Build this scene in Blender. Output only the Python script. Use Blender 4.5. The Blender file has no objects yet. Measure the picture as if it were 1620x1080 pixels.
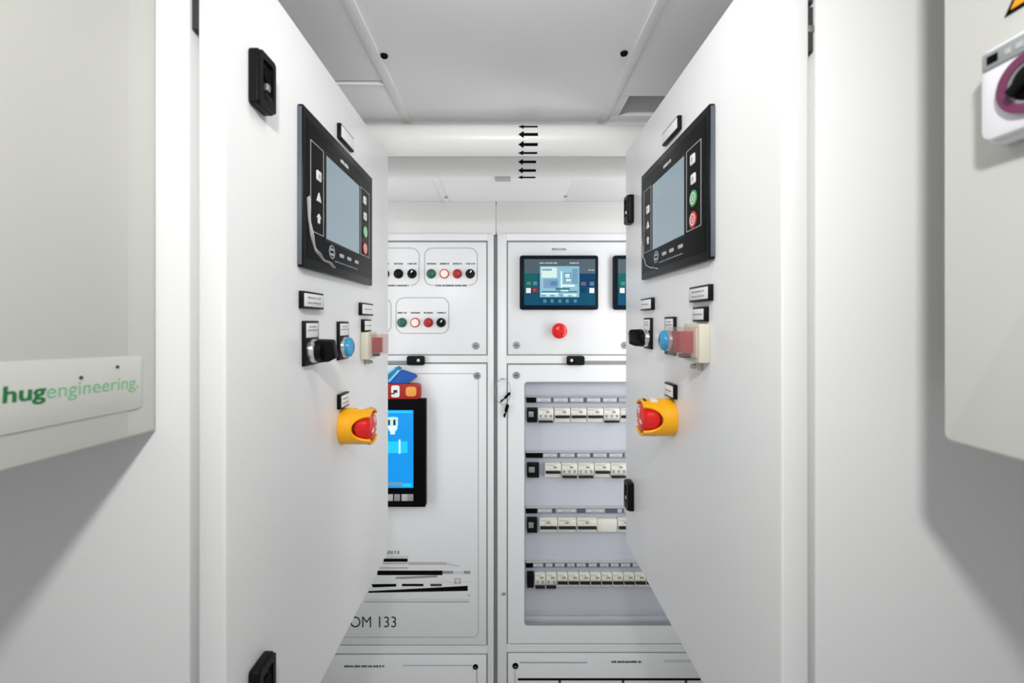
import bpy, bmesh, math, random
from mathutils import Vector, Matrix
random.seed(7)
C = bpy.context.scene.collection
PI = math.pi
H0 = 1.6            # camera height above the floor
D = 1.594           # front of the cabinets at the end of the passage
K = D / 720.0

# ------------------------------------------------------------------ materials
def mat(name, col, rough=.4, metal=0., emit=None, estr=1., spec=.5, bump=0., bscale=400., coat=0.):
    m = bpy.data.materials.new(name); m.use_nodes = True
    nt = m.node_tree; p = nt.nodes['Principled BSDF']
    p.inputs['Base Color'].default_value = (*col, 1)
    p.inputs['Roughness'].default_value = rough
    p.inputs['Metallic'].default_value = metal
    p.inputs['Specular IOR Level'].default_value = spec
    p.inputs['Coat Weight'].default_value = coat
    if emit:
        p.inputs['Emission Color'].default_value = (*emit, 1)
        p.inputs['Emission Strength'].default_value = estr*.70
    # every surface: a faint procedural variation of gloss, plus optional powder-coat bump
    tc = nt.nodes.new('ShaderNodeTexCoord'); n = nt.nodes.new('ShaderNodeTexNoise')
    n.inputs['Scale'].default_value = 1.5; nt.links.new(tc.outputs['Object'], n.inputs['Vector'])
    mr = nt.nodes.new('ShaderNodeMapRange')
    mr.inputs['To Min'].default_value = max(0.02, rough - .008); mr.inputs['To Max'].default_value = min(1, rough + .008)
    nt.links.new(n.outputs['Fac'], mr.inputs['Value']); nt.links.new(mr.outputs['Result'], p.inputs['Roughness'])
    if bump:
        n2 = nt.nodes.new('ShaderNodeTexNoise'); n2.inputs['Scale'].default_value = bscale
        nt.links.new(tc.outputs['Object'], n2.inputs['Vector'])
        b = nt.nodes.new('ShaderNodeBump'); b.inputs['Strength'].default_value = bump; b.inputs['Distance'].default_value = .0004
        nt.links.new(n2.outputs['Fac'], b.inputs['Height']); nt.links.new(b.outputs['Normal'], p.inputs['Normal'])
    return m

def clear_mat(name, tint, f=.07):
    m = bpy.data.materials.new(name); m.use_nodes = True; nt = m.node_tree
    nt.nodes.clear()
    o = nt.nodes.new('ShaderNodeOutputMaterial'); mx = nt.nodes.new('ShaderNodeMixShader')
    t = nt.nodes.new('ShaderNodeBsdfTransparent'); t.inputs[0].default_value = (*tint, 1)
    g = nt.nodes.new('ShaderNodeBsdfPrincipled'); g.inputs['Base Color'].default_value = (.85, .83, .82, 1); g.inputs['Roughness'].default_value = .12
    mx.inputs[0].default_value = f
    nt.links.new(t.outputs[0], mx.inputs[1]); nt.links.new(g.outputs[0], mx.inputs[2]); nt.links.new(mx.outputs[0], o.inputs[0])
    return m

def lin(r, g, b):
    f = lambda c: (c/255/12.92) if c/255 <= .04045 else ((c/255+.055)/1.055)**2.4
    return (f(r), f(g), f(b))

M = dict(
    door=mat('white_powder_coat', (.82, .82, .82), .30),
    cab=mat('cabinet_white', (.80, .81, .82), .33),
    body=mat('cabinet_side_white', (.80, .80, .80), .36),
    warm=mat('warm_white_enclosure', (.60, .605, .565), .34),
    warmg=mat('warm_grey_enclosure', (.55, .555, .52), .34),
    ceil=mat('ceiling_panel_grey', (.84, .83, .845), .5),
    strip=mat('ceiling_strip_white', (.86, .86, .84), .45),
    wall=mat('wall_white', (.72, .72, .70), .5),
    floor=mat('floor_grey', (.74, .74, .74), .5, bump=.2, bscale=60),
    pipe=mat('pipe_white', (.88, .88, .86), .35),
    gap=mat('gap_grey', (.27, .27, .27), .7),
    gapd=mat('gap_dark', (.05, .05, .05), .7),
    back=mat('cover_bluegrey', (.54, .555, .62), .45, bump=.04),
    black=mat('black_plastic', (.004, .0045, .005), .4, spec=.14),
    blackm=mat('black_matt', (.002, .002, .0025), .6, spec=.06),
    bezel=mat('black_bezel', (.003, .0035, .005), .35, spec=.16),
    edge=mat('slate_sheen', (.085, .10, .125), .3),  # reflection on the glossy black bezel sides, put into the colour
    navy=mat('navy_bezel', (.003, .006, .013), .4, spec=.12),
    charcoal=mat('charcoal_panel', (.0035, .004, .0045), .4, spec=.10),
    grey=mat('grey_print', (.28, .28, .29), .6),
    lgrey=mat('light_grey_print', (.47, .47, .48), .6),
    vlgrey=mat('pale_grey_print', (.62, .62, .63), .6),
    dgrey=mat('dark_grey_print', (.05, .05, .055), .6, spec=.15),
    ink=mat('black_print', (.003, .003, .0035), .6, spec=.05),
    card=mat('white_card', (.80, .81, .80), .5),
    cardblue=mat('label_card_grey', (.42, .45, .50), .45),
    holder=mat('label_holder_slate', (.10, .115, .145), .4, spec=.25),
    silver=mat('satin_metal', (.72, .72, .74), .25, 1.),
    steel=mat('grey_metal', (.36, .36, .37), .35, .7),
    cream=mat('cream_plastic', (.66, .63, .52), .4),
    breaker=mat('breaker_white', (.74, .74, .68), .4),
    brk_dark=mat('breaker_toggle_dark', (.018, .017, .018), .4, spec=.15),
    brk_grey=mat('breaker_toggle_grey', (.30, .30, .31), .4),
    olive=mat('breaker_mark_yellow', (.36, .31, .06), .5),
    blue=mat('blue_cap', lin(40, 150, 200), .25),
    red=mat('red_rocker', lin(165, 30, 32), .3),
    redm=mat('red_mushroom', lin(222, 22, 20), .25),
    reddk=mat('red_rim', lin(140, 12, 16), .3),
    yellow=mat('yellow_housing', lin(250, 178, 10), .35),
    green=mat('green_cap', lin(28, 96, 72), .35),
    greenk=mat('green_key', lin(70, 165, 85), .4),
    greendim=mat('dim_green_key', lin(52, 120, 100), .4),
    redk=mat('red_key', lin(215, 45, 45), .4),
    redcap=mat('red_cap', lin(172, 28, 36), .35),
    lit=mat('lit_button', (.55, .30, .27), .4, emit=(1., .62, .56), estr=.8),
    huggreen=mat('dark_green_ink', lin(10, 110, 50), .5),
    hugpale=mat('pale_green_ink', lin(120, 180, 135), .5),
    screen=mat('display_pale_blue', lin(70, 80, 86), .25, emit=lin(150, 170, 180), estr=.6),
    screenb=mat('display_blue', (.0, .05, .10), .2, emit=lin(2, 145, 232), estr=.95),
    screenc=mat('display_cyan', (.0, .05, .10), .2, emit=lin(30, 205, 250), estr=.95),
    screenw=mat('display_white', (.2, .2, .2), .2, emit=lin(205, 240, 250), estr=.95),
    lcd=mat('lcd_cyan', (.05, .07, .08), .2, emit=lin(126, 178, 196), estr=.95),
    lcdl=mat('lcd_light', (.05, .07, .08), .2, emit=lin(205, 232, 220), estr=.95),
    lcdd=mat('lcd_blue', (.05, .07, .08), .2, emit=lin(92, 140, 176), estr=.95),
    lcdk=mat('lcd_dark', (.02, .03, .04), .2, emit=lin(40, 100, 120), estr=.9),
    teal=mat('teal_faceplate', lin(4, 76, 104), .5, spec=.12),
    tealg=mat('green_teal_faceplate', lin(10, 96, 96), .5, spec=.12),
    tealb=mat('deep_blue_faceplate', lin(8, 56, 96), .5, spec=.12),
    slate=mat('slate_faceplate', lin(80, 96, 104), .5, spec=.12),
    keyblue=mat('key_blue', lin(70, 120, 155), .4),
    keypurple=mat('key_mauve', lin(90, 80, 110), .4),
    bluecl=mat('blue_cloth', lin(22, 84, 170), .75, bump=.3, bscale=900),
    bluelt=mat('light_blue_stripe', lin(130, 205, 240), .7),
    bluet=mat('teal_blue_cloth', lin(40, 125, 165), .75),
    redbox=mat('red_tin', lin(165, 28, 24), .35),
    orange=mat('orange_disc', lin(232, 160, 70), .4),
    orangew=mat('orange_sign', lin(240, 160, 20), .45),
    plum=mat('plum_ring', lin(112, 50, 84), .35),
    switchw=mat('switch_white', (.80, .79, .82), .3),
    taggrey=mat('tag_grey', (.30, .33, .33), .4),
    clear=clear_mat('clear_plastic', (.95, .90, .90)),
    film=clear_mat('clear_film', (.9, .92, .95), .45),
)

# ------------------------------------------------------------------ mesh builder
def rrect(x0, x1, z0, z1, r, n=5):
    pts = []
    for cx, cz, a0 in ((x1-r, z1-r, 0), (x0+r, z1-r, PI/2), (x0+r, z0+r, PI), (x1-r, z0+r, 1.5*PI)):
        for i in range(n+1):
            a = a0 + PI/2*i/n
            pts.append((cx+r*math.cos(a), cz+r*math.sin(a)))
    return pts

def circ(cx, cz, r, n=24):
    return [(cx+r*math.cos(2*PI*i/n), cz+r*math.sin(2*PI*i/n)) for i in range(n)]

class B:
    def __init__(s): s.bm = bmesh.new(); s.mats = []
    def _i(s, m):
        m = M[m] if isinstance(m, str) else m
        if m not in s.mats: s.mats.append(m)
        return s.mats.index(m)
    def _merge(s, t, m, mx=None):
        i = s._i(m)
        if mx is not None: bmesh.ops.transform(t, matrix=mx, verts=t.verts)
        bmesh.ops.recalc_face_normals(t, faces=t.faces)
        for f in t.faces: f.material_index = i
        me = bpy.data.meshes.new('tmp'); t.to_mesh(me); t.free(); s.bm.from_mesh(me); bpy.data.meshes.remove(me)
        return s
    def box(s, x0, x1, y0, y1, z0, z1, m, bev=0., seg=2, mx=None):
        t = bmesh.new(); bmesh.ops.create_cube(t, size=1)
        for v in t.verts:
            v.co = Vector(((x0+x1)/2+v.co.x*(x1-x0), (y0+y1)/2+v.co.y*(y1-y0), (z0+z1)/2+v.co.z*(z1-z0)))
        if bev: bmesh.ops.bevel(t, geom=t.edges[:], offset=bev, segments=seg, profile=.5, affect='EDGES')
        return s._merge(t, m, mx)
    def prism(s, poly, y0, y1, m, bev=0., seg=2, mx=None, axis='y'):
        """polygon in (x,z) pushed along y; axis 'x': polygon in (y,z) pushed along x; axis 'z': (x,y) along z"""
        t = bmesh.new()
        def P(a, b, c):
            return {'y': (a, c, b), 'x': (c, a, b), 'z': (a, b, c)}[axis]
        v0 = [t.verts.new(P(a, b, y0)) for a, b in poly]; v1 = [t.verts.new(P(a, b, y1)) for a, b in poly]
        f0 = t.faces.new(v0); f1 = t.faces.new(v1[::-1]); n = len(poly)
        for i in range(n): t.faces.new((v0[i], v1[i], v1[(i+1) % n], v0[(i+1) % n]))
        bmesh.ops.recalc_face_normals(t, faces=t.faces)
        if bev:
            es = set(f0.edges) | set(f1.edges)
            bmesh.ops.bevel(t, geom=list(es), offset=bev, segments=seg, profile=.5, affect='EDGES')
        return s._merge(t, m, mx)
    def ring(s, outer, inner, y0, y1, m, mx=None):
        t = bmesh.new(); n = len(outer)
        vs = [[t.verts.new((a, y, b)) for a, b in pl] for y in (y0, y1) for pl in (outer, inner)]
        o0, i0, o1, i1 = vs
        for k in range(n):
            j = (k+1) % n
            t.faces.new((o0[k], o0[j], i0[j], i0[k])); t.faces.new((o1[k], i1[k], i1[j], o1[j]))
            t.faces.new((o0[k], o1[k], o1[j], o0[j])); t.faces.new((i0[k], i0[j], i1[j], i1[k]))
        return s._merge(t, m, mx)
    def lathe(s, prof, m, c=(0, 0, 0), n=32, mx=None):
        """profile of (radius, y), turned about the y axis through c"""
        t = bmesh.new(); rings = []
        for r, y in prof:
            if r < 1e-6: rings.append([t.verts.new((c[0], c[1]+y, c[2]))])
            else: rings.append([t.verts.new((c[0]+r*math.cos(2*PI*i/n), c[1]+y, c[2]+r*math.sin(2*PI*i/n))) for i in range(n)])
        for a, b in zip(rings, rings[1:]):
            for i in range(n):
                j = (i+1) % n
                if len(a) == 1 and len(b) == 1: continue
                if len(a) == 1: t.faces.new((a[0], b[i], b[j]))
                elif len(b) == 1: t.faces.new((a[i], b[0], a[j]))
                else: t.faces.new((a[i], b[i], b[j], a[j]))
        return s._merge(t, m, mx)
    def tube(s, pts, r, m, n=10, closed=False):
        t = bmesh.new(); rings = []; N = len(pts); pts = [Vector(p) for p in pts]
        for i, p in enumerate(pts):
            a = pts[i-1] if (i or closed) else p; b = pts[(i+1) % N] if (i < N-1 or closed) else p
            d = (b-a).normalized(); u = d.orthogonal().normalized() if i == 0 else (u - d*u.dot(d)).normalized(); w = d.cross(u)
            rings.append([t.verts.new(p+(u*math.cos(2*PI*k/n)+w*math.sin(2*PI*k/n))*r) for k in range(n)])
        for i in range(N if closed else N-1):
            a, b = rings[i], rings[(i+1) % N]
            for k in range(n): t.faces.new((a[k], b[k], b[(k+1) % n], a[(k+1) % n]))
        if not closed: t.faces.new(rings[0][::-1]); t.faces.new(rings[-1])
        return s._merge(t, m)
    def grid(s, fn, nu, nv, m, thick=0.):
        t = bmesh.new(); vs = [[t.verts.new(fn(i/nu, j/nv)) for j in range(nv+1)] for i in range(nu+1)]
        for i in range(nu):
            for j in range(nv): t.faces.new((vs[i][j], vs[i+1][j], vs[i+1][j+1], vs[i][j+1]))
        if thick: bmesh.ops.solidify(t, geom=t.faces[:], thickness=thick)
        return s._merge(t, m)
    def dashes(s, x0, x1, z, h, y0, y1, m, w=None):
        """a row of small strokes, the look of lettering too small to read"""
        w = w or h*.9; x = x0
        while x < x1 - w*.3:
            ww = min(w*random.uniform(.5, 1.0), x1-x)
            s.box(x, x+ww, y0, y1, z-h/2, z+h/2*random.uniform(.6, 1), m); x += ww + w*random.choice((.25, .25, .3, .7))
        return s
    def build(s, name, parent=None, off=None):
        if off is not None: bmesh.ops.translate(s.bm, vec=-Vector(off), verts=s.bm.verts)
        me = bpy.data.meshes.new(name); s.bm.to_mesh(me); s.bm.free()
        for m in s.mats: me.materials.append(m)
        for p in me.polygons: p.use_smooth = True
        me.set_sharp_from_angle(angle=math.radians(34))
        o = bpy.data.objects.new(name, me); C.objects.link(o)
        if parent is not None: o.parent = parent
        return o

def text_mesh(b, txt, m, width, height, mx, bold=0., depth=.0003, ref='x'):
    """lettering laid in local x / z, facing -y; scaled to width x (cap or letter) height, then placed by mx"""
    cu = bpy.data.curves.new('lettering', 'FONT'); cu.body = txt; cu.size = 1; cu.offset = bold; cu.extrude = 0
    ob = bpy.data.objects.new('lettering', cu); C.objects.link(ob)
    dg = bpy.context.evaluated_depsgraph_get(); dg.update()
    me = bpy.data.meshes.new_from_object(ob.evaluated_get(dg))
    bpy.data.objects.remove(ob); bpy.data.curves.remove(cu)
    t = bmesh.new(); t.from_mesh(me); bpy.data.meshes.remove(me)
    xs = [v.co.x for v in t.verts]; x0, x1 = min(xs), max(xs)
    for v in t.verts: v.co = Vector(((v.co.x-x0)/(x1-x0)*width, 0, v.co.y*height))
    r = bmesh.ops.extrude_face_region(t, geom=t.faces[:])
    for g in r['geom']:
        if isinstance(g, bmesh.types.BMVert): g.co.y -= depth
    b._merge(t, m, mx)

def thing(name, label, cat, loc=(0, 0, 0), rz=0., group=None):
    o = bpy.data.objects.new(name, None); C.objects.link(o); o.empty_display_size = .02
    o.location = loc; o.rotation_euler = (0, 0, rz); o['label'] = label; o['category'] = cat
    if group: o['group'] = group
    return o
def tag(o, label, cat, group=None):
    o['label'] = label; o['category'] = cat
    if group: o['group'] = group
    return o
def struct(o): o['kind'] = 'structure'; return o
def dup(root, loc, label, group=None, rz=None):
    r = root.copy(); C.objects.link(r); r.location = loc; r['label'] = label
    if rz is not None: r.rotation_euler = (0, 0, rz)
    if group: r['group'] = group
    for ch in list(root.children):
        c = ch.copy(); C.objects.link(c); c.parent = r
        for g in ch.children:
            d = g.copy(); C.objects.link(d); d.parent = c
    return r
bx = lambda px: (px-800)*K
bz = lambda py: (510-py)*K + H0

# ------------------------------------------------------------------ the room
SW = .74                                     # side walls
Y0 = -1.3                                    # the passage is open behind
ZC = .425 + H0                               # ceiling
b = B(); b.box(-SW-.05, SW+.05, Y0, 2.0, -.05, 0, 'floor'); struct(b.build('floor'))
b = B(); b.box(-SW-.05, -SW, Y0, 2.0, 0, ZC+.12, 'wall'); struct(b.build('wall_left'))
b = B(); b.box(SW, SW+.05, Y0, 2.0, 0, ZC+.12, 'wall'); struct(b.build('wall_right'))
b = B()
b.box(-SW, bx(784.2), D+.004, D+.05, bz(371), ZC, 'wall', .001); b.box(bx(785.6), SW, D+.004, D+.05, bz(371), ZC, 'wall', .001)
b.box(-SW, SW, D+.3, D+.35, 0, bz(371), 'wall'); b.box(-SW, SW, D+.05, D+.30, bz(371), bz(371)+.02, 'wall')
struct(b.build('wall_back'))
# ceiling: a wide middle panel, narrower side panels, a gap on the left and a recess on the right
b = B()
b.box(-.2, .2, Y0, D+.05, ZC, ZC+.03, 'ceil')
b.box(-SW, -.2, Y0, .800, ZC, ZC+.03, 'ceil', .001); b.box(-SW, -.2, .8035, D+.05, ZC, ZC+.03, 'ceil', .001)
b.box(.2, SW, Y0, .855, ZC, ZC+.03, 'ceil', .001); b.box(.2, SW, .936, D+.05, ZC, ZC+.06, 'ceil', .001)
b.box(.2, SW, .85, .94, ZC+.06, ZC+.08, 'ceil'); b.box(.2, SW, .850, .855, ZC+.03, ZC+.06, 'ceil'); b.box(.2, .232, .855, .936, ZC, ZC+.06, 'ceil')
b.box(-SW, -.2, .79, .81, ZC+.03, ZC+.04, 'gap')
struct(b.build('ceiling'))
def ceiling_strip(n, x0, x1, y1=D+.004):
    b = B(); b.box(x0, x1, Y0, y1, ZC-.003, ZC, 'strip', .0006)
    o = struct(b.build('trim_%d' % n))
ceiling_strip(1, -.216, -.199)
ceiling_strip(2, .198, .212, 1.0)
for n, sx, sy in ((1, -.193, .7234), (2, .1865, .717), (1, -.2005, 1.53), (2, .2015, 1.53)):
    far = sy > 1
    b = B(); b.lathe([(0, -.004), (.0048, -.004), (.0058, -.0025), (.0058, 0)], 'grey' if far else 'ink', n=16, mx=Matrix.Translation((sx, sy, ZC-(.003 if far and n == 1 else 0)))@Matrix.Rotation(PI/2, 4, 'X'))
    b.build('screw', bpy.data.objects['trim_%d' % n])
b = B(); b.box(-SW, -.216, .806, .812, ZC-.003, ZC, 'strip', .001); struct(b.build('trim_3'))

# ------------------------------------------------------------------ pipes under the ceiling
def pipe(cy, cz, R, label, angs, ax0, ax1, el, clip):
    t = thing('pipe', label, 'pipe', (0, cy, cz), 0, 'white pipes under the ceiling')
    b = B(); b.lathe([(0, -SW), (R, -SW), (R, SW), (0, SW)], 'pipe', n=64, mx=Matrix.Rotation(-PI/2, 4, 'Z'))
    b.build('pipe_run', t)
    for a in angs:
        a = math.radians(a)
        # direction from the pipe's axis towards the passage, turned by a
        base = math.atan2(-math.sin(el), -math.cos(el))
        def P(x, s):
            th = base - a - s/R
            return (x, (R+.0004)*math.cos(th), (R+.0004)*math.sin(th))
        b = B(); hl = .011
        b.grid(lambda u, v: P(ax0+hl+u*(ax1-ax0-hl), (v-.5)*.0060), 2, 3, 'ink')
        b.grid(lambda u, v: P(ax0+u*hl, (v-.5)*.0150*max(u, .02)), 3, 4, 'ink')
        b.build('flow_arrow', t)
    if clip:
        b = B(); b.box(-.026, .012, -.012, .012, -R-.003, -R+.004, 'lgrey', .0012); b.build('drain_clip', t)
    return t
pipe(.96, .3836+H0, .0309, 'nearer and higher white pipe across the passage, marked with black arrows', (59, 22, -14, -51), .0258, .0659, math.radians(21.8), False)
pipe(1.12, .3836+H0, .0309, 'farther white pipe with small grey clip beneath, half hidden behind the nearer pipe', (20, -17, -54), .030, .0727, math.radians(18.9), True)

# ------------------------------------------------------------------ end cabinets
def end_cabinet(label, x0, x1, dx0, dx1, window):
    """frame with three doors one over the other; dx0..dx1 = doors' width"""
    o = thing('electrical_cabinet', label, 'cabinet', ((x0+x1)/2, D+.13, 0))
    off = ((x0+x1)/2, D+.13, 0)
    rows = [(383, 560.5), (575.5 if not window else 577, 1019.5 if not window else 1017), (1036 if not window else 1033.5, 1190)]
    zt = bz(370)
    g = .0042
    b = B(); mt = 'cab'
    y0, y1 = D, D+.014
    b.box(x0, dx0-g, y0, y1, .06, zt, mt, .0015); b.box(dx1+g, x1, y0, y1, .06, zt, mt, .0015)
    edges = [(zt, bz(rows[0][0])+.0062)] + [(bz(rows[i][1])-.0035, bz(rows[i+1][0])+.0055) for i in range(2)] + [(bz(rows[2][1])-.004, .06)]
    for ztop, zbot in edges: b.box(dx0-g, dx1+g, y0, y1, zbot, ztop, mt)
    b.box(x0+.01, x1-.01, D+.02, D+.26, 0, .06, 'gap')
    # shell behind the frame
    b.box(x0, x0+.012, y1, D+.28, .06, zt, mt); b.box(x1-.012, x1, y1, D+.28, .06, zt, mt)
    b.box(x0+.012, x1-.012, y1, D+.28, zt-.012, zt, mt); b.box(x0+.012, x1-.012, D+.26, D+.28, .06, zt-.012, mt)
    b.build('frame', o, off)
    b = B()                                     # grey filler rings, the shade in the gaps round the doors put into colour
    for i in range(3):
        zc, zd = bz(rows[i][0]), bz(rows[i][1]); up = .0062 if i == 0 else .0055; dn = .0035 if i < 2 else .004
        b.ring([(dx0-g, zd-dn), (dx1+g, zd-dn), (dx1+g, zc+up), (dx0-g, zc+up)], [(dx0, zd), (dx1, zd), (dx1, zc), (dx0, zc)], D+.005, D+.011, 'gap')
    b.build('gap_shade', o, off)
    doors = []
    for i, (pt, pb) in enumerate(rows):
        b = B(); zt_, zb_ = bz(pt), bz(pb)
        if i == 1 and window:
            wx0, wx1, wz0, wz1 = bx(829.5), bx(1092), bz(989.5), bz(603.5)
            outer = rrect(dx0, dx1, zb_, zt_, .002, 6); inner = rrect(wx0, wx1, wz0, wz1, .012, 6)
            b.ring(outer, inner, D-.001, D+.012, 'cab')
            gk = B(); gk.ring(rrect(wx0, wx1, wz0, wz1, .012, 6), rrect(wx0+.0026, wx1-.0026, wz0+.0026, wz1-.0034, .010, 6), D+.0005, D+.0115, 'grey')
        else:
            b.box(dx0, dx1, D-.001, D+.012, zb_, zt_, 'cab', .0015)
        doors.append(b.build(('upper_door', 'middle_door', 'lower_door')[i], o, off))
        if i == 1 and window: gk.build('window_gasket', doors[-1], off)
    return o, off, doors

cabL, offL, dL = end_cabinet('white end cabinet left of the central gap, with push buttons and a portrait touch screen', -SW+.003, bx(781), bx(480), bx(769.5), False)
cabR, offR, dR = end_cabinet('white end cabinet right of the central gap, with circuit breakers in a window', bx(787), SW-.003, bx(803.5), bx(1118), True)
b = B(); b.box(bx(781)+.0005, bx(787)-.0005, D+.010, D+.05, .02, bz(371.5), 'gap'); struct(b.build('trim_4'))

def lock(px, py, parent, off, dark=False, r=.0125):
    b = B(); x, z = bx(px), bz(py); m = 'steel' if not dark else 'ink'
    b.lathe([(0, -.0035), (r*.55, -.0035), (r*.6, -.003), (r*.62, -.0025), (r*.9, -.0025), (r, -.0012), (r, 0)], m, (x, D-.001, z), 24)
    b.box(x-r*.4, x+r*.4, D-.0055, D-.0044, z-r*.12, z+r*.12, 'dgrey' if not dark else 'steel')
    b.build('lock', parent, off)
lock(753, 547, dL[0], offL); lock(755, 594, dL[1], offL); lock(752.3, 1054, dL[2], offL, True, .0095)
lock(817, 546, dR[0], offR); lock(988, 546, dR[0], offR); lock(817, 593.5, dR[1], offR); lock(815.3, 1052.5, dR[2], offR, True, .0105)
def latch(px0, px1, py0, py1, dot, parent, off):
    b = B(); x0, x1, z0, z1 = bx(px0), bx(px1), bz(py1), bz(py0)
    b.prism(rrect(x0, x1, z0, z1, .007), D-.014, D, 'black', .002)
    xm = bx(dot); zm = (z0+z1)/2
    b.lathe([(0, -.001), (.0050, -.001), (.0055, 0), (.0055, .002)], 'vlgrey', (xm, D-.0142, zm+.001), 20)
    b.build('latch', parent, off)
latch(644.5, 672.5, 562.5, 577, 663, cabL, offL); latch(896, 924, 562.5, 577, 903.5, cabR, offR)
# dark rebate beside each latch
b = B(); b.box(bx(480), bx(644.5), D-.001, D+.004, bz(577), bz(570.5), 'gap'); b.build('rain_channel', cabL, offL)
b = B(); b.box(bx(924), bx(1118), D-.001, D+.004, bz(577), bz(570.5), 'gap'); b.build('rain_channel', cabR, offR)

# small frame detail of the right cabinet: a pin
b = B(); b.box(bx(794), bx(800), D-.004, D+.001, bz(940.5), bz(937), 'steel', .001); b.build('hinge_pin', cabR, offR)

YP = D-.001                                     # door fronts; print stands a hair proud
def pr(b, px0, px1, py0, py1, m, k=0): b.box(bx(px0), bx(px1), YP-.0004-k*.0002, YP, bz(py1), bz(py0), m)
def outline(b, px0, px1, py0, py1, w, m, r=.022):
    b.ring(rrect(bx(px0), bx(px1), bz(py1), bz(py0), r, 8), rrect(bx(px0)+w, bx(px1)-w, bz(py1)+w, bz(py0)-w, r-w, 8), YP-.0004, YP, m)

# left cabinet: outlined control groups printed on the upper door
groups = [(579, 664, 391.5, 452, 417, (586.5, 608.5, 630.5, 652)), (671, 756, 391.5, 452, 417, (682.4, 703.1, 723.7, 744)),
          (534, 619.5, 470, 528, 494.5, ()), (626, 711, 470, 528, 494.5, (636, 656.9, 677.8, 698))]
for gx0, gx1, gy0, gy1, ty, bxs in groups:
    b = B(); outline(b, gx0, gx1, gy0, gy1, .0036, 'lgrey', .030)
    for x in bxs: b.dashes(bx(x-7), bx(x+7.5), bz(ty), .0058, YP-.0004, YP, 'dgrey', .0042)
    if gy0 < 400:
        pr(b, gx0+16, gx1-14, 449, 453.5, 'cab', 1)
        b.dashes(bx(gx0+18), bx(gx1-17), bz(451.5), .0062, YP-.0009, YP, 'dgrey', .0046)
    b.build('printed_outline', dL[0], offL)

# left cabinet: middle door seam, stripes and lettering
b = B(); outline(b, 490, 757.5, 590, 1008, .0030, 'lgrey', .022); b.build('inner_seam', dL[1], offL)
b = B()
pr(b, 597, 700, 902, 909, 'ink', 1); pr(b, 607, 645, 883, 888, 'ink', 1); pr(b, 700, 717, 902.5, 907, 'grey', 1)
pr(b, 717, 734, 902.5, 907, 'vlgrey', 1); pr(b, 734, 744, 902.5, 907, 'grey', 1)
pr(b, 612, 646, 878.5, 882, 'vlgrey'); pr(b, 606, 645, 889, 892, 'lgrey'); pr(b, 646, 706, 888.5, 893, 'lgrey'); pr(b, 600, 645, 896.5, 899, 'lgrey')
def pp(poly, m, k=1): b.prism([(bx(x), bz(y)) for x, y in poly], YP-.0004-k*.0002, YP, m)
pp([(706, 888.5), (727, 894), (727, 896), (706, 893)], 'vlgrey'); pp([(626, 912), (692, 909.5), (692, 912.5), (640, 915), (626, 915)], 'grey')
pp([(588, 923.5), (627, 923), (627, 927), (590, 928.5)], 'ink'); pr(b, 636, 670, 923, 926.5, 'ink', 1); pr(b, 681, 699, 923, 926.5, 'dgrey', 1)
pp([(583, 934.5), (640, 931.5), (740, 926), (740, 934), (583, 937)], 'ink')
pr(b, 719, 729, 914, 916, 'lgrey', 1); pr(b, 719, 721.5, 916, 922, 'lgrey', 1); pr(b, 726.5, 729, 916, 922, 'lgrey', 1); pr(b, 719, 729, 921, 922.5, 'lgrey', 1)
pr(b, 577, 742, 950, 952.5, 'lgrey'); pr(b, 580, 744, 946.5, 948, 'vlgrey'); pr(b, 740, 745, 940, 942, 'lgrey'); pr(b, 690, 744, 919, 920, 'vlgrey')
b.dashes(bx(612), bx(634), bz(873), .013, YP-.0006, YP, 'grey', .008)
b.build('printed_stripes', dL[1], offL)
b = B(); text_mesh(b, 'OM 133', 'dgrey', bx(627)-bx(554), 24.5*K, Matrix.Translation((bx(554), YP, bz(991.5)))); b.build('lettering', dL[1], offL)
b = B(); b.dashes(bx(545), bx(608), bz(1053), .0075, YP-.0006, YP, 'dgrey', .006); b.build('printed_caption', dL[2], offL)
b = B(); pr(b, 637, 747, 1051, 1052.6, 'lgrey'); pr(b, 753.5, 755.5, 1059, 1190, 'lgrey')
b.build('printed_line', dL[2], offL)
# right cabinet prints
b = B(); b.dashes(bx(873), bx(896), bz(394), .0085, YP-.0006, YP, 'grey', .005); b.build('printed_caption', dR[0], offR)
b = B(); b.dashes(bx(967), bx(1015), bz(1046), .0075, YP-.0006, YP, 'dgrey', .006); b.build('printed_caption', dR[2], offR)
b = B(); pr(b, 1050, 1108, 1043, 1047, 'vlgrey'); b.build('printed_line', dR[2], offR)
b = B(); pr(b, 822, 929, 1046, 1048.4, 'lgrey')
pr(b, 813.8, 815.4, 1059, 1190, 'lgrey'); b.build('printed_line', dR[2], offR)
b = B(); pr(b, 819, 1108, 1072, 1075.5, 'ink', 1)
for x in (885.5, 985.5, 1085): pr(b, x-1.8, x+1.8, 1075.5, 1170, 'dgrey', 1)
b.build('printed_grid', dR[2], offR)

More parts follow.
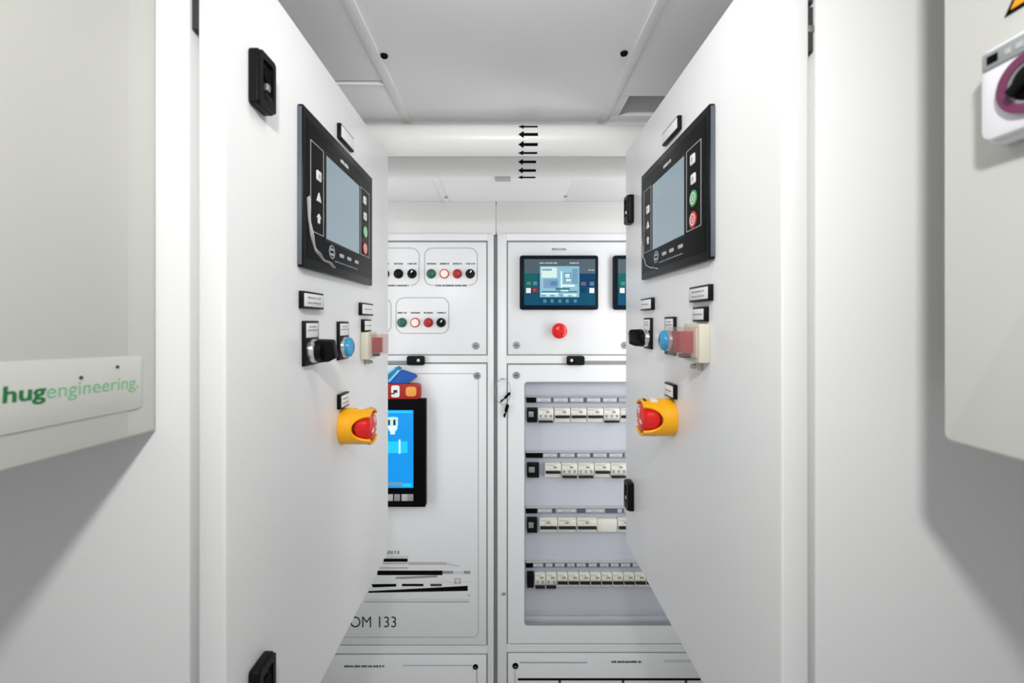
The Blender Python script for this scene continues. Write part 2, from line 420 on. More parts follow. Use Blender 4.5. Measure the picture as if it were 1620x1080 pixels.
# ------------------------------------------------------------------ push buttons on the left end cabinet
PB = 'pilot buttons of the left end cabinet'
def push_button(m, ringm=None, knob=False):
    t = thing('selector_switch' if knob else 'push_button', '', 'switch' if knob else 'button', (0, 0, 0), 0, PB)
    b = B(); b.lathe([(0, -.004), (.0158, -.004), (.0165, -.003), (.0165, 0)], ringm or m, n=28); b.build('bezel', t)
    b = B()
    if knob:
        b.lathe([(0, -.013), (.0125, -.013), (.0140, -.011), (.0145, -.004), (0, -.004)], 'black', n=28)
        b.box(-.004, .004, -.026, -.012, -.0125, .0125, 'black', .0018, mx=Matrix.Rotation(.6, 4, 'Y'))
        b.box(-.0015, .0025, -.0268, -.0255, .002, .0105, 'card', mx=Matrix.Rotation(.6, 4, 'Y'))
    else:
        b.lathe([(0, -.0105), (.010, -.0105), (.0125, -.009), (.0130, -.004), (0, -.004)], m, n=28)
    b.build('handle' if knob else 'cap', t)
    return t
protos = {'black': push_button('black'), 'green': push_button('green'), 'lit': push_button('lit', 'redcap'), 'red': push_button('redcap'), 'sel': push_button('black', None, True)}
used = set()
rows_pb = [(433, (608.5, 630.5, 652), ('black', 'black', 'sel'), ('black push button half hidden by the left door edge, upper row of pilot buttons', 'black push button in the outlined group beside the left door edge, upper row', 'black selector knob at the right end of the partly hidden upper button group')),
    (433, (682.4, 703.1, 723.7, 744), ('green', 'lit', 'red', 'sel'), ('green push button in the upper right outlined button group', 'glowing white push button with red rim in the upper right button group', 'dark red push button in the upper right outlined button group', 'black selector knob right of the red button in the upper right group')),
    (510.2, (636, 656.9, 677.8, 698), ('green', 'lit', 'red', 'sel'), ('green push button in the lower outlined button group', 'glowing white push button with red rim in the lower button group', 'dark red push button in the lower outlined button group', 'black selector knob right of the red button in the lower group'))]
for py, xs, kinds, labs in rows_pb:
    for x, k, lb in zip(xs, kinds, labs):
        loc = (bx(x), YP, bz(py))
        if k not in used: used.add(k); protos[k].location = loc; protos[k]['label'] = lb
        else: dup(protos[k], loc, lb)

# ------------------------------------------------------------------ portrait touch screen on the left end cabinet
x0, x1, z0, z1 = bx(565), bx(675.5), bz(796), bz(629)
t = thing('touch_screen', 'black portrait touch screen with bright blue display and plug icon, partly behind the left door', 'touch screen', ((x0+x1)/2, YP, z0))
off = ((x0+x1)/2, YP, z0); yf = YP-.032
b = B(); b.box(x0, x1, yf, YP, z0, z1, 'blackm', .0025); b.build('housing', t, off)
sx0, sx1, sz0, sz1 = bx(582), bx(657), bz(766), bz(645.5)
b = B(); b.box(sx0, sx1, yf-.0008, yf, sz0, sz1, 'screenb')
ye = yf-.0008
def sc(px0, px1, py0, py1, m, k=1): b.box(bx(px0), bx(px1), ye-.0003*k, ye, bz(py1), bz(py0), m)
sc(588, 648, 694, 712, 'screenc'); sc(634.5, 637, 691, 713, 'screenw', 2); sc(586, 655, 647, 650, 'screenc'); sc(640, 654, 759, 764, 'screenc'); sc(586, 640, 757, 763, 'lcdd')
b.build('display', t, off)
b = B()
b.prism(circ(bx(625.0), bz(663.5), 8.5*K), ye-.0004, ye, 'screenc'); sc(617.8, 632.2, 670, 675, 'screenw', 3)
sc(616.2, 633.2, 656.5, 670, 'lcdl', 2)
sc(618, 621, 660.5, 669, 'tealb', 3); sc(626, 629.5, 660.5, 669, 'tealb', 3); sc(621.5, 628.5, 675, 683, 'screenw', 3); sc(619.5, 630.5, 674, 678, 'screenw', 3)
b.build('plug_icon', t, off)
for kx in (575, 586.5, 598, 609.5, 621, 632, 643.5, 652.5):
    b = B(); b.box(bx(kx-4.6), bx(kx+4.6), yf-.003, yf, bz(786), bz(775.5), 'lgrey' if int(kx) % 2 else 'grey', .001); b.build('key', t, off)
# a red tin with two discs and a folded blue cloth lying on top of the touch screen
rx0, rx1, rz0, rz1 = bx(596), bx(667.5), z1, bz(605)
t = thing('red_tin', 'small red tin with a white and an orange badge standing on the portrait touch screen', 'tin', ((rx0+rx1)/2, YP-.016, rz0))
off = ((rx0+rx1)/2, YP-.016, rz0); yt = YP-.030
b = B(); b.prism(rrect(rx0, rx1, rz0, rz1, .013), yt, YP-.003, 'redbox', .002); b.build('case', t, off)
b = B(); b.prism(rrect(bx(622.5), bx(635.5), bz(626), bz(607.5), .007), yt-.0012, yt, 'card', .0003); b.box(bx(626), bx(632), yt-.0017, yt-.001, bz(619), bz(614.5), 'dgrey'); b.box(bx(617), bx(628), yt-.0017, yt-.001, bz(621.2), bz(619), 'reddk'); o = b.build('white_badge', t, off)
b = B(); b.prism(rrect(bx(645), bx(661.5), bz(624.5), bz(609.5), .010), yt-.0012, yt, 'orange', .0003); o = b.build('orange_badge', t, off)
cz = bz(605)
t = thing('blue_cloth', 'folded blue cloth with pale stripes lying on the small red tin', 'cloth', (bx(636), YP-.015, cz)); off = (bx(636), YP-.015, cz)
b = B()
poly = [(612, 605), (646, 605), (655, 599), (662, 594), (657, 590), (645, 586), (638, 584), (633, 586), (622, 596), (612, 601)]
b.prism([(bx(x), bz(y)) for x, y in poly], YP-.027, YP-.006, 'bluecl', .003, 3); b.build('fold', t, off)
b = B()
poly = [(601, 605), (616, 603), (626, 594), (637, 581), (633, 578), (628, 580), (617, 589), (605, 594)]
b.prism([(bx(x), bz(y)) for x, y in poly], YP-.029, YP-.010, 'bluet', .002, 2); b.build('flap', t, off)
b = B()
poly = [(617, 601), (620, 602.5), (636, 585), (633.5, 583)]
b.prism([(bx(x), bz(y)) for x, y in poly], YP-.0298, YP-.0285, 'bluelt'); 
poly = [(608, 593), (617, 587.5), (627, 580), (629, 581.5), (618, 590), (609, 595)]
b.prism([(bx(x), bz(y)) for x, y in poly], YP-.0298, YP-.0285, 'bluelt'); b.build('stripe', t, off)

# ------------------------------------------------------------------ controllers on the right end cabinet
def controller(label):
    t = thing('generator_controller', label, 'control panel', (bx(883.5), YP, bz(447)), 0, 'teal controllers on the right end cabinet')
    off = (bx(883.5), YP, bz(447)); yf = YP-.018
    b = B(); b.prism(rrect(bx(822), bx(945), bz(490), bz(405), .009), yf, YP, 'navy', .003); b.build('bezel', t, off)
    b = B(); f = lambda a, c, d, e, m, k=1: b.box(bx(a), bx(c), yf-.0004*k, yf, bz(e), bz(d), m)
    f(829, 940, 411, 433.5, 'slate'); f(829, 940, 433.5, 483, 'teal'); f(829, 850, 434, 455, 'tealg', 2); f(916, 940, 434, 455, 'tealb', 2)
    b.dashes(bx(853), bx(881), bz(417), .0045, yf-.0007, yf, 'vlgrey', .004); b.dashes(bx(900), bx(914), bz(417), .0045, yf-.0007, yf, 'vlgrey', .004)
    b.dashes(bx(929), bx(939), bz(428), .004, yf-.0007, yf, 'vlgrey', .004)
    b.build('faceplate', t, off)
    b = B(); yl = yf-.0012; b.box(bx(853.5), bx(915), yl, yf, bz(470.5), bz(422), 'lcd')
    g = lambda a, c, d, e, m, k=1: b.box(bx(a), bx(c), yl-.0002*k, yl, bz(e), bz(d), m)
    g(856, 880, 424, 440, 'lcdl'); g(857, 872, 426, 429, 'lcdd', 2); g(886, 888, 430, 456, 'screenw', 2); g(886, 908, 451, 454, 'screenw', 2)
    g(859, 882, 442, 456, 'lcdd'); g(870, 880, 446, 452, 'keyblue', 2); g(891, 903, 432, 448, 'lcdd'); g(893, 900, 434, 440, 'lcdl', 2); g(894, 902, 442, 446, 'lcdl', 2)
    g(904, 913, 426, 450, 'lcdd'); g(856, 912, 461, 463, 'lcdk'); g(878, 900, 456, 459.5, 'lcdk', 2); g(886, 898, 459, 461.5, 'lcdl', 3); g(856, 882, 464, 466, 'screenw', 2); g(890, 911, 465, 468, 'lcdl', 2)
    for q in range(8): g(857+q*6.9, 861+q*6.9, 466.8, 469.3, 'lcdl' if q % 2 else 'lcdd', 2)
    b.build('display', t, off)
    for kx, ky, w, h, m in ((835.5, 460, 7.5, 8, 'card'), (846, 460, 8, 7, 'reddk'), (846, 449, 7, 6, 'keyblue'), (836, 449, 7, 6, 'greendim'), (921.5, 449.5, 8, 6, 'keypurple'), (934.5, 449.5, 6.5, 6, 'keyblue'), (922, 460, 8, 6, 'tealb'), (934.5, 460, 7.5, 8, 'card')) + tuple((x, 476.5, 5, 5.5, 'keyblue') for x in (861, 872.5, 884.5, 896, 908.5)):
        b = B(); b.box(bx(kx-w/2), bx(kx+w/2), yf-.0022, yf, bz(ky+h/2), bz(ky-h/2), m, .0006); b.build('key', t, off)
    return t
c1 = controller('black framed teal controller with lit display, whole, above the red mushroom button')
dup(c1, (bx(883.5+146.5), YP, bz(447)), 'black framed teal controller cut off by the right door edge')
t = thing('stop_button', 'red mushroom stop button below the teal controller on the white end cabinet', 'button', (bx(884), YP, bz(523)))
b = B(); b.lathe([(0, -.012), (.013, -.012), (.015, -.010), (.016, 0)], 'reddk', n=32); b.build('collar', t)
b = B(); b.lathe([(0, -.030), (.012, -.0295), (.020, -.0275), (.0262, -.023), (.0268, -.018), (.024, -.0135), (.0135, -.012), (0, -.012)], 'redm', n=40)
for k in range(3): b.box(-.0015, .0015, -.0305, -.029, .006, .016, 'reddk', mx=Matrix.Rotation(k*2*PI/3+.5, 4, 'Y'))
b.build('mushroom_head', t)

# keys hanging from the stile of the right cabinet
t = thing('key_bunch', 'two black keys hanging on a thin ring from the right end cabinet frame', 'keys', (bx(796), D-.004, bz(600))); off = (bx(796), D-.004, bz(600))
b = B(); b.lathe([(0, -.009), (.0022, -.009), (.0022, 0), (0, 0)], 'steel', (bx(796), D, bz(599.3)), 12); b.build('peg', t, off)
b = B(); b.tube([(bx(795.6)+12.2*K*math.sin(a), D-.0068-.0012*math.cos(a), bz(618.5)+20.5*K*math.cos(a)) for a in [2*PI*i/40 for i in range(40)]], .0010, 'steel', 8, True); b.build('ring', t, off)
def key(p0, p1, w):
    p0, p1 = Vector((bx(p0[0]), 0, bz(p0[1]))), Vector((bx(p1[0]), 0, bz(p1[1])))
    d = p1-p0; L = d.length; ang = math.atan2(d.x, d.z)
    mx = Matrix.Translation((p0.x, D-.0075, p0.z))@Matrix.Rotation(ang, 4, 'Y')
    b = B(); b.prism(rrect(-w, w, -.002, L*.55, w*.8), -.002, .002, 'ink', .0006, mx=mx); b.box(-w*.45, w*.45, -.0011, .0011, L*.5, L, 'ink', .0003, mx=mx)
    b.box(w*.4, w*.95, -.0011, .0011, L*.7, L*.93, 'ink', mx=mx); b.build('key', t, off)
key((806.5, 621), (791.5, 636), .0042); key((803, 639.5), (798, 659.5), .0058)

# ------------------------------------------------------------------ breaker rows behind the window
YB = D+.034                                     # inner cover
kB = YB/720
b = B(); b.box(bx(815), bx(1106), YB, YB+.004, bz(1005), bz(592), 'back')
b.box(bx(815), bx(1106), YB-.012, YB, bz(1000), bz(981), 'back', .001); b.box(bx(815), bx(1106), YB-.013, YB-.011, bz(979.5), bz(978), 'lgrey')
b.box(bx(815), bx(829.0), D+.0122, YB, bz(1000), bz(595), 'back'); b.box(bx(1093), bx(1106), D+.0122, YB, bz(1000), bz(595), 'back'); b.box(bx(829), bx(1093), D+.0122, YB, bz(602.5), bz(595), 'back')
b.build('inner_cover', cabR, offR)
YF = YB-.022; kF = YF/720
fx = lambda px: (px-800)*kF
fz = lambda py: (510-py)*kF + H0
ORD = ['first', 'second', 'third', 'fourth', 'fifth', 'sixth', 'seventh', 'eighth', 'ninth', 'tenth', 'eleventh']
def breaker(w, up, yellow=.55, poles=3):
    t = thing('circuit_breaker', '', 'circuit breaker'); h = 22.5*kF; W = w*kF-.0012
    b = B(); b.box(-W/2, W/2, -.014, 0, -h/2, h/2, 'breaker', .001); b.box(-W/2, W/2, -.022, -.014, -h*.22, h*.46, 'breaker', .0012)
    for q in range(1, poles): b.box(-W/2+W*q/poles-.0004, -W/2+W*q/poles+.0004, -.0223, -.021, -h*.2, h*.44, 'lgrey')
    b.build('case', t)
    b = B()
    if up: b.box(-W*.46, W*.46, -.030, -.0215, -h*.16, h*.01, 'brk_dark', .001)
    else: b.box(-W*.46, W*.46, -.026, -.0138, -h*.50, -h*.37, 'brk_dark', .001)
    b.build('toggle_bar', t)
    if not up:
        for q in range(poles):
            b = B(); xq = -W/2+W*(q+.5)/poles; b.box(xq-.0035, xq+.0035, -.0245, -.0215, -h*.14, h*.06, 'brk_grey', .0006); b.build('pole_window', t)
    b = B(); xq = (yellow-.5)*W; b.box(xq-.0062, xq+.0062, -.0232, -.0215, h*.19, h*.31, 'olive', .0003); b.build('status_mark', t)
    b = B(); b.box(-W*.44, W*.1, -.0225, -.0218, h*.36, h*.42, 'lgrey'); b.build('type_strip', t)
    return t
def main_switch(px0, px1, py, label):
    t = thing('main_switch', label, 'switch', ((fx(px0)+fx(px1))/2, YB, fz(py)), 0, 'black modules starting each breaker row'); W = (px1-px0)*kF; h = 22.5*kF
    b = B(); b.box(-W/2, W/2, -.020, 0, -h/2, h/2, 'black', .0012); b.build('case', t)
    b = B(); b.box(-W*.38, W*.12, -.026, -.0195, -h*.1, h*.28, 'steel' if W > .03 else 'charcoal', .001); b.build('toggle', t)
def strip(py0, py1, px0, dark, seps, rowname):
    t = thing('label_strip', 'slate label holder strip above the %s row of breakers' % rowname, 'label strip', (fx(920), YB, fz((py0+py1)/2)), 0, 'label strips above the breakers'); off = (fx(920), YB, fz((py0+py1)/2))
    b = B(); b.box(fx(px0), fx(1090), YB-.016, YB, fz(py1), fz(py0), 'holder', .0008); b.box(fx(px0), fx(1090), YB-.019, YB, fz(py0)-.001, fz(py0)+.0015, 'lgrey'); b.build('holder', t, off)
    b = B(); b.box(fx(px0), fx(dark), YB-.018, YB-.0155, fz(py1), fz(py0+1), 'ink'); b.build('end_block', t, off)
    edges = [(dark, dark)] + seps + [(1086, 1088)]
    for (a0, a1), (c0, c1) in zip(edges, edges[1:]):
        b = B(); b.box(fx(a1+.6), fx(c0-.6), YB-.0172, YB-.0155, fz(py1-.8), fz(py0+1.4), 'cardblue', .0002)
        if c0-a1 > 6:
            w = c0-a1; b.box(fx(a1+w*.12), fx(c0-w*.12), YB-.0176, YB-.017, fz(py1-2.6), fz(py0+3.2), 'vlgrey'); b.dashes(fx(a1+w*.3), fx(c0-w*.25), fz((py0+py1)/2+.4), .003, YB-.0180, YB-.017, 'grey', .004)
        b.build('label_card', t, off)
rows = [
    ('top', 657, (834, 850), [(851, 876, 0), (877, 902.5, 1), (903, 928.5, 1), (929, 955, 1), (955.5, 981, 0), (981.5, 1007, 1)], 3, .62, (628, 637, 833, 848, [(872.5, 875), (899.5, 901.5), (924, 928), (951, 953.5), (977, 979)])),
    ('second', 744.5, (834, 853), [(862, 888, 1), (888.5, 914, 0), (914.5, 940, 0), (940.5, 966, 1), (966.5, 992, 0)], 3, .65, (716, 724.5, 832, 858.5, [(882.5, 885.5), (910, 912.5), (934.5, 938), (961, 963.5), (986, 988)])),
    ('third', 832, (834, 850), [(853, 882, 1), (882.5, 912, 1), (912.5, 945, 1), (977.5, 1004, 1)], 3, .5, (804, 812.5, 832, 850, [(874, 879), (913, 926), (958, 977), (985, 987)])),
    ('bottom', 919, (834, 844.5), [(846+17.6*q, 863.2+17.6*q, 0 if q < 2 else 1) for q in range(11)], 2, .65, (890.5, 898.5, 832, 843, [(860, 863), (875, 877.5), (894, 897), (910, 912), (927.5, 931), (945, 949), (964, 966), (980, 982), (998, 1001), (1016, 1018)])),
]
cache = {}
for rn, py, ms, brs, poles, yel, st in rows:
    main_switch(*ms, py, 'black module at the left end of the %s breaker row' % rn)
    strip(st[0], st[1], st[2], st[3], st[4], rn)
    for q, (a, c, up) in enumerate(brs):
        loc = ((fx(a)+fx(c))/2, YB, fz(py)); key_ = (round(c-a, 1), up, poles)
        lb = 'white breaker with %s, %s from left in %s row' % ('black bar across its middle' if up else 'low black bar and grey windows', ORD[q], rn)
        gr = 'circuit breakers in the cabinet window'
        if key_ not in cache:
            t = breaker(c-a, up, yel, poles); t.location = loc; t['label'] = lb; t['group'] = gr; cache[key_] = t
        else: dup(cache[key_], loc, lb, gr)
# blank cover in the third row
b = B(); b.box(fx(945.5), fx(977), YB-.018, YB, fz(842), fz(822), 'breaker', .001); tag(b.build('blank_cover'), 'plain white blank cover between breakers in the third row', 'cover')

# ------------------------------------------------------------------ side cabinets whose doors line the passage
XL, XR = -.25, .2464
def side_cabinet(label, sgn, xd, thick, gap, y0, y1, z0, z1, hz):
    xo = sgn*SW - sgn*.003
    o = thing('switch_cabinet', label, 'cabinet', (sgn*.5, (y0+y1)/2, z0+H0)); off = (sgn*.5, (y0+y1)/2, z0+H0)
    xi = xd+sgn*thick; xb = xi+sgn*gap
    b = B(); b.box(min(xb, xo), max(xb, xo), y0, y1, z0+H0, z1+H0, 'body', .002)
    b.box(min(xi, xb), max(xi, xb), y0+.03, y1-.03, z0+H0+.03, z1+H0-.03, 'gapd'); b.build('body', o, off)
    b = B(); b.box(min(xd, xi), max(xd, xi), y0, y1, z0+H0, z1+H0, 'door', .0022, 3); d = b.build('door', o, off)
    for h0, h1 in hz:
        b = B(); xm = (xi+xb)/2; b.box(xm-gap*.42, xm+gap*.42, y0+.002, y0+.03, h0+H0, h1+H0, 'dgrey', .0006); b.box(xm-gap*.5, xm+gap*.5, y0+.001, y0+.03, (h0+h1)/2+H0-.003, (h0+h1)/2+H0+.003, 'steel', .0005); b.build('hinge', o, off)
    return o, off, d
caL, oL, doL = side_cabinet('white wall cabinet on the left, its door facing the passage', -1, XL, .0246, .0074, .406, .968, -.487, .355, ((.263, .335), (-.46, -.39)))
caR, oR, doR = side_cabinet('white wall cabinet on the right, its door facing the passage', 1, XR, .0243, .0056, .406, .9337, -.451, .350, ((.243, .283), (.287, .33), (-.44, -.36)))

def side_latch(door, off, xd, sgn, y0, y1, z0, z1):
    """black recessed swing-handle latch on a side door"""
    t = .012; mx = Matrix.Translation((xd, (y0+y1)/2, (z0+z1)/2+H0))@Matrix.Rotation(PI/2 if sgn < 0 else -PI/2, 4, 'Z')
    w, h = y1-y0, z1-z0
    b = B(); b.prism(rrect(-w/2, w/2, -h/2, h/2, .004), -t*.8, 0, 'black', .0015, mx=mx)
    b.ring(rrect(-w/2+.001, w/2-.001, -h/2+.001, h/2-.001, .004), rrect(-w/2+.006, w/2-.006, -h/2+.008, h/2-.008, .003), -t, -t*.75, 'black', mx=mx)
    b.prism(circ(0, h*.12, w*.22), -t*.95, -t*.7, 'blackm', mx=mx); b.box(-.003, .003, -t*1.05, -t*.75, -h*.16, -h*.03, 'steel', .0008, mx=mx)
    b.box(-w*.3, w*.3, -t*1.0, -t*.75, -h*.38, -h*.22, 'charcoal', .001, mx=mx)
    b.build('latch', door, off)
side_latch(doL, oL, XL, -1, .441, .473, .213, .268); side_latch(doL, oL, XL, -1, .441, .473, -.395, -.339)
side_latch(doR, oR, XR, 1, .874, .904, .192, .247); side_latch(doR, oR, XR, 1, .874, .904, -.364, -.309)

# ------------------------------------------------------------------ fittings of the side doors: local x to the right, z up, -y out of the door
def site(side, ya, yb, za, zb):
    if side == 'L': return (XL, (ya+yb)/2, (za+zb)/2+H0), PI/2
    return (XR, (ya+yb)/2, (za+zb)/2+H0), -PI/2

def nameplate(side, ya, yb, za, zb, label, lines=2, cells=0):
    loc, rz = site(side, ya, yb, za, zb); w, h = yb-ya, zb-za
    t = thing('nameplate', label, 'sign', loc, rz, 'framed nameplates on the side doors')
    b = B(); b.box(-w/2, w/2, -.0058, 0, -h/2, h/2, 'black', .0007); b.build('frame', t)
    b = B(); b.box(-w/2+.0028, w/2-.0028, -.0066, -.0055, -h/2+.0026, h/2-.0026, 'card', .0002)
    if cells: b.box(-w/2+.004, w/2-.004, -.0069, -.006, -.0006, .0006, 'grey')
    for q in range(lines):
        z = (q-(lines-1)/2)*h*.30
        b.dashes(-w*.32, w*.30, z, h*.09, -.0070, -.006, 'grey', .0035)
    b.build('insert', t)

def hmi(side, ya, yb, za, zb, label):
    loc, rz = site(side, ya, yb, za, zb); w, h = yb-ya, zb-za; sx, sz = w/.284, h/.195
    t = thing('operator_panel', label, 'control panel', loc, rz, 'operator panels on the side doors')
    U = lambda u: (u-.142)*sx
    V = lambda v: (v-.0975)*sz
    yf = -.0072
    b = B(); b.box(-w/2, w/2, yf, 0, -h/2, h/2, 'bezel', .0016, 2); b.build('bezel', t)
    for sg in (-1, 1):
        b = B(); b.box(sg*w/2-.0004, sg*w/2+.0004, yf+.0016, -.0004, -h/2+.003, h/2-.003, 'edge'); b.build('side_sheen', t)  # lighter strips painting the bezel's side reflection, not separate trim
    b = B(); b.box(U(.010), U(.274), yf-.0006, yf, V(.012), V(.183), 'charcoal', .0003)
    def fr(u0, u1, v0, v1, s=1):
        b.ring([(U(u0), V(v0)), (U(u1), V(v0)), (U(u1), V(v1)), (U(u0), V(v1))], [(U(u0)+.0009, V(v0)+.0009), (U(u1)-.0009, V(v0)+.0009), (U(u1)-.0009, V(v1)-.0009), (U(u0)+.0009, V(v1)-.0009)], yf-.0010, yf-.0005, 'lgrey')
    fr(.019, .060, .047, .160); fr(.214, .262, .047, .160)
    b.dashes(U(.122), U(.156), V(.1705), .0052, yf-.0011, yf-.0005, 'vlgrey', .0045)
    b.dashes(U(.10), U(.20), V(.020), .0016, yf-.0011, yf-.0005, 'grey', .004)
    b.build('front_foil', t)
    b = B(); b.ring([(U(.064), V(.042)), (U(.211), V(.042)), (U(.211), V(.162)), (U(.064), V(.162))], [(U(.068), V(.046)), (U(.207), V(.046)), (U(.207), V(.158)), (U(.068), V(.158))], yf-.0012, yf-.0005, 'black'); b.build('screen_frame', t)
    b = B(); b.box(U(.068), U(.207), yf-.0009, yf-.0004, V(.046), V(.158), 'screen'); b.build('display', t)
    def key(u, v, kind):
        b = B(); x, z = U(u), V(v); y1, y0 = yf-.0005, yf-.0018
        if kind == 'red' or kind == 'green':
            m = 'redk' if kind == 'red' else 'greenk'
            b.prism(circ(x, z, .0105, 28), y0, y1, m, .0004)
            b.ring(circ(x, z, .0075, 28), circ(x, z, .0058, 28), y0-.0003, y0+.0001, 'card')
            b.box(x-.0011, x+.0011, y0-.0003, y0+.0001, z-.0035, z+.0035, 'card')
        elif kind == 'sq': b.prism(rrect(x-.007, x+.007, z-.0065, z+.0065, .002), y0, y1, 'card', .0003); b.prism(circ(x, z, .0028, 16), y0-.0003, y0+.0001, 'lgrey')
        elif kind == 'up': b.prism([(x-.0065, z-.005), (x+.0065, z-.005), (x, z+.0065)], y0, y1, 'card')
        elif kind == 'dn': b.prism([(x-.0025, z-.006), (x+.0025, z-.006), (x+.0025, z+.001), (x+.006, z+.001), (x, z+.0065), (x-.006, z+.001), (x-.0025, z+.001)], y0, y1, 'card')
        elif kind == 'bar': b.prism(rrect(x-.0075, x+.0075, z-.0026, z+.0026, .0012), y0, y1, 'lgrey', .0003)
        elif kind == 'dial':
            b.ring(circ(x, z, .0098, 28), circ(x, z, .0078, 28), y0, y1, 'grey')
            for k in range(4):
                a = PI/4+k*PI/2; b.prism(circ(x+.0048*math.cos(a), z+.0048*math.sin(a), .0019, 12), y0, y1, 'lgrey')
        o = b.build('key', t)
        if kind in ('red', 'green'): o['label'] = kind + ' round key with a white ring'
    for k in ((.0435, .122, 'sq'), (.0435, .094, 'up'), (.0435, .067, 'dn'), (.236, .142, 'sq'), (.238, .115, 'sq'), (.238, .0885, 'green'), (.237, .060, 'red'), (.088, .031, 'dial'), (.126, .031, 'bar'), (.158, .031, 'bar'), (.193, .031, 'bar')): key(*k)
    # peeling protective film along the lower left edge
    b = B()
    P = [(.009, .085), (.012, .062), (.019, .041), (.030, .026), (.046, .018), (.070, .0135), (.098, .010)]
    def film(u, v):
        f = u*(len(P)-1); i = min(int(f), len(P)-2); f -= i
        a = P[i]; c = P[i+1]; x = a[0]+(c[0]-a[0])*f; z = a[1]+(c[1]-a[1])*f
        wd = .0030*(1-.5*u); return (U(x)+wd*v*.7, yf-.0007-.0022*v*(1+.5*math.sin(u*23)), V(z)+wd*v+.0009*math.sin(u*31))
    b.grid(film, 28, 3, 'film'); 
    b.tube([film(i/28, .9) for i in range(29)], .0005, 'vlgrey', 6)
    b.build('peeling_film', t)

def legend(t, w, h, hold):
    b = B(); b.box(-w/2, w/2, -.0042, 0, -h/2, h/2, 'black', .0009)
    b.box(-w/2+.004, w/2-.004, -.0050, -.004, h/2-.021, h/2-.003, 'card', .0003); b.box(-w/2+.006, w/2-.006, -.0054, -.0048, h/2-.0125, h/2-.0112, 'grey')
    b.dashes(-w*.25, w*.25, h/2-.0075, .0016, -.0053, -.0048, 'grey', .003); b.build('legend_plate', t)

def selector(side, ya, yb, za, zb, zc, label):
    loc, rz = site(side, ya, yb, za, zb); w, h = yb-ya, zb-za; dz = zc-(za+zb)/2
    t = thing('selector_switch', label, 'switch', loc, rz, 'selector switches on the side doors'); legend(t, w, h, 0)
    b = B(); b.lathe([(0, -.0115), (.0135, -.0115), (.0148, -.0105), (.0152, -.0042), (0, -.0042)], 'silver', (0, 0, dz), 36); b.build('collar', t)
    b = B(); b.lathe([(0, -.019), (.0125, -.019), (.0132, -.018), (.0132, -.0115), (0, -.0115)], 'black', (0, 0, dz), 36)
    b.prism([(-.0145, -.0115), (-.0140, -.030), (-.0125, -.0335), (.0085, -.0350), (.0130, -.026), (.0145, -.0115)], -.0058, .0058, 'black', .0012, axis='z', mx=Matrix.Translation((0, 0, dz))@Matrix.Rotation(math.radians(75 if side == 'L' else 60), 4, 'Y'))
    b.build('knob', t)

def blue_button(side, ya, yb, za, zb, zc, label):
    loc, rz = site(side, ya, yb, za, zb); w, h = yb-ya, zb-za; dz = zc-(za+zb)/2
    t = thing('push_button', label, 'button', loc, rz, 'blue buttons on the side doors'); legend(t, w, h, 0)
    b = B(); b.lathe([(0, -.0095), (.0145, -.0095), (.0155, -.0085), (.0160, -.0042), (0, -.0042)], 'silver', (0, 0, dz), 36); b.build('collar', t)
    b = B(); b.lathe([(0, -.0165), (.0110, -.0165), (.0142, -.0145), (.0150, -.012), (.0150, -.0095), (0, -.0095)], 'blue', (0, 0, dz), 36); b.build('cap', t)

def guard(side, ya, yb, za, zb, label):
    loc, rz = site(side, ya, yb, za, zb); w, h = yb-ya, zb-za
    t = thing('rocker_switch', label, 'switch', loc, rz, 'red rocker switches on the side doors')
    b = B(); b.box(-w/2, w/2, -.0135, 0, -h/2, h/2, 'cream', .0015); b.box(-w/2+.004, w/2-.004, -.016, -.0130, -h/2+.006, h/2-.005, 'cream', .001)
    b.build('base', t)
    b = B(); b.prism([(-.0125, -.0155), (-.0125, -.030), (-.010, -.0325), (.010, -.0290), (.0125, -.0275), (.0125, -.0155)], -h*.26, h*.30, 'red', .0012, axis='z'); b.build('rocker', t)
    b = B(); cx0, cx1, cz0, cz1, cy = -w/2+.003, w/2-.003, -h*.34, h*.42, -.036
    b.box(cx0, cx1, cy, cy+.0012, cz0, cz1, 'clear'); b.box(cx0, cx1, cy+.0012, -.0138, cz1-.0012, cz1, 'clear'); b.box(cx0, cx0+.0012, cy+.0012, -.0138, cz0, cz1-.0012, 'clear')
    b.box(cx1-.0012, cx1, cy+.0012, -.0138, cz0, cz1-.0012, 'clear'); b.build('clear_cover', t)
    b = B(); b.box(-.010, .004, -.026, -.0155, -h*.40, -h*.29, 'dgrey', .001); b.build('clasp', t)
    b = B(); b.lathe([(0, -.0135), (.003, -.0135), (.003, -.006), (0, -.006)], 'steel', (-.001, 0, -h/2-.006), 14); b.box(-.005, .003, -.008, 0, -h/2-.011, -h/2, 'cream', .001); b.build('screw', t)

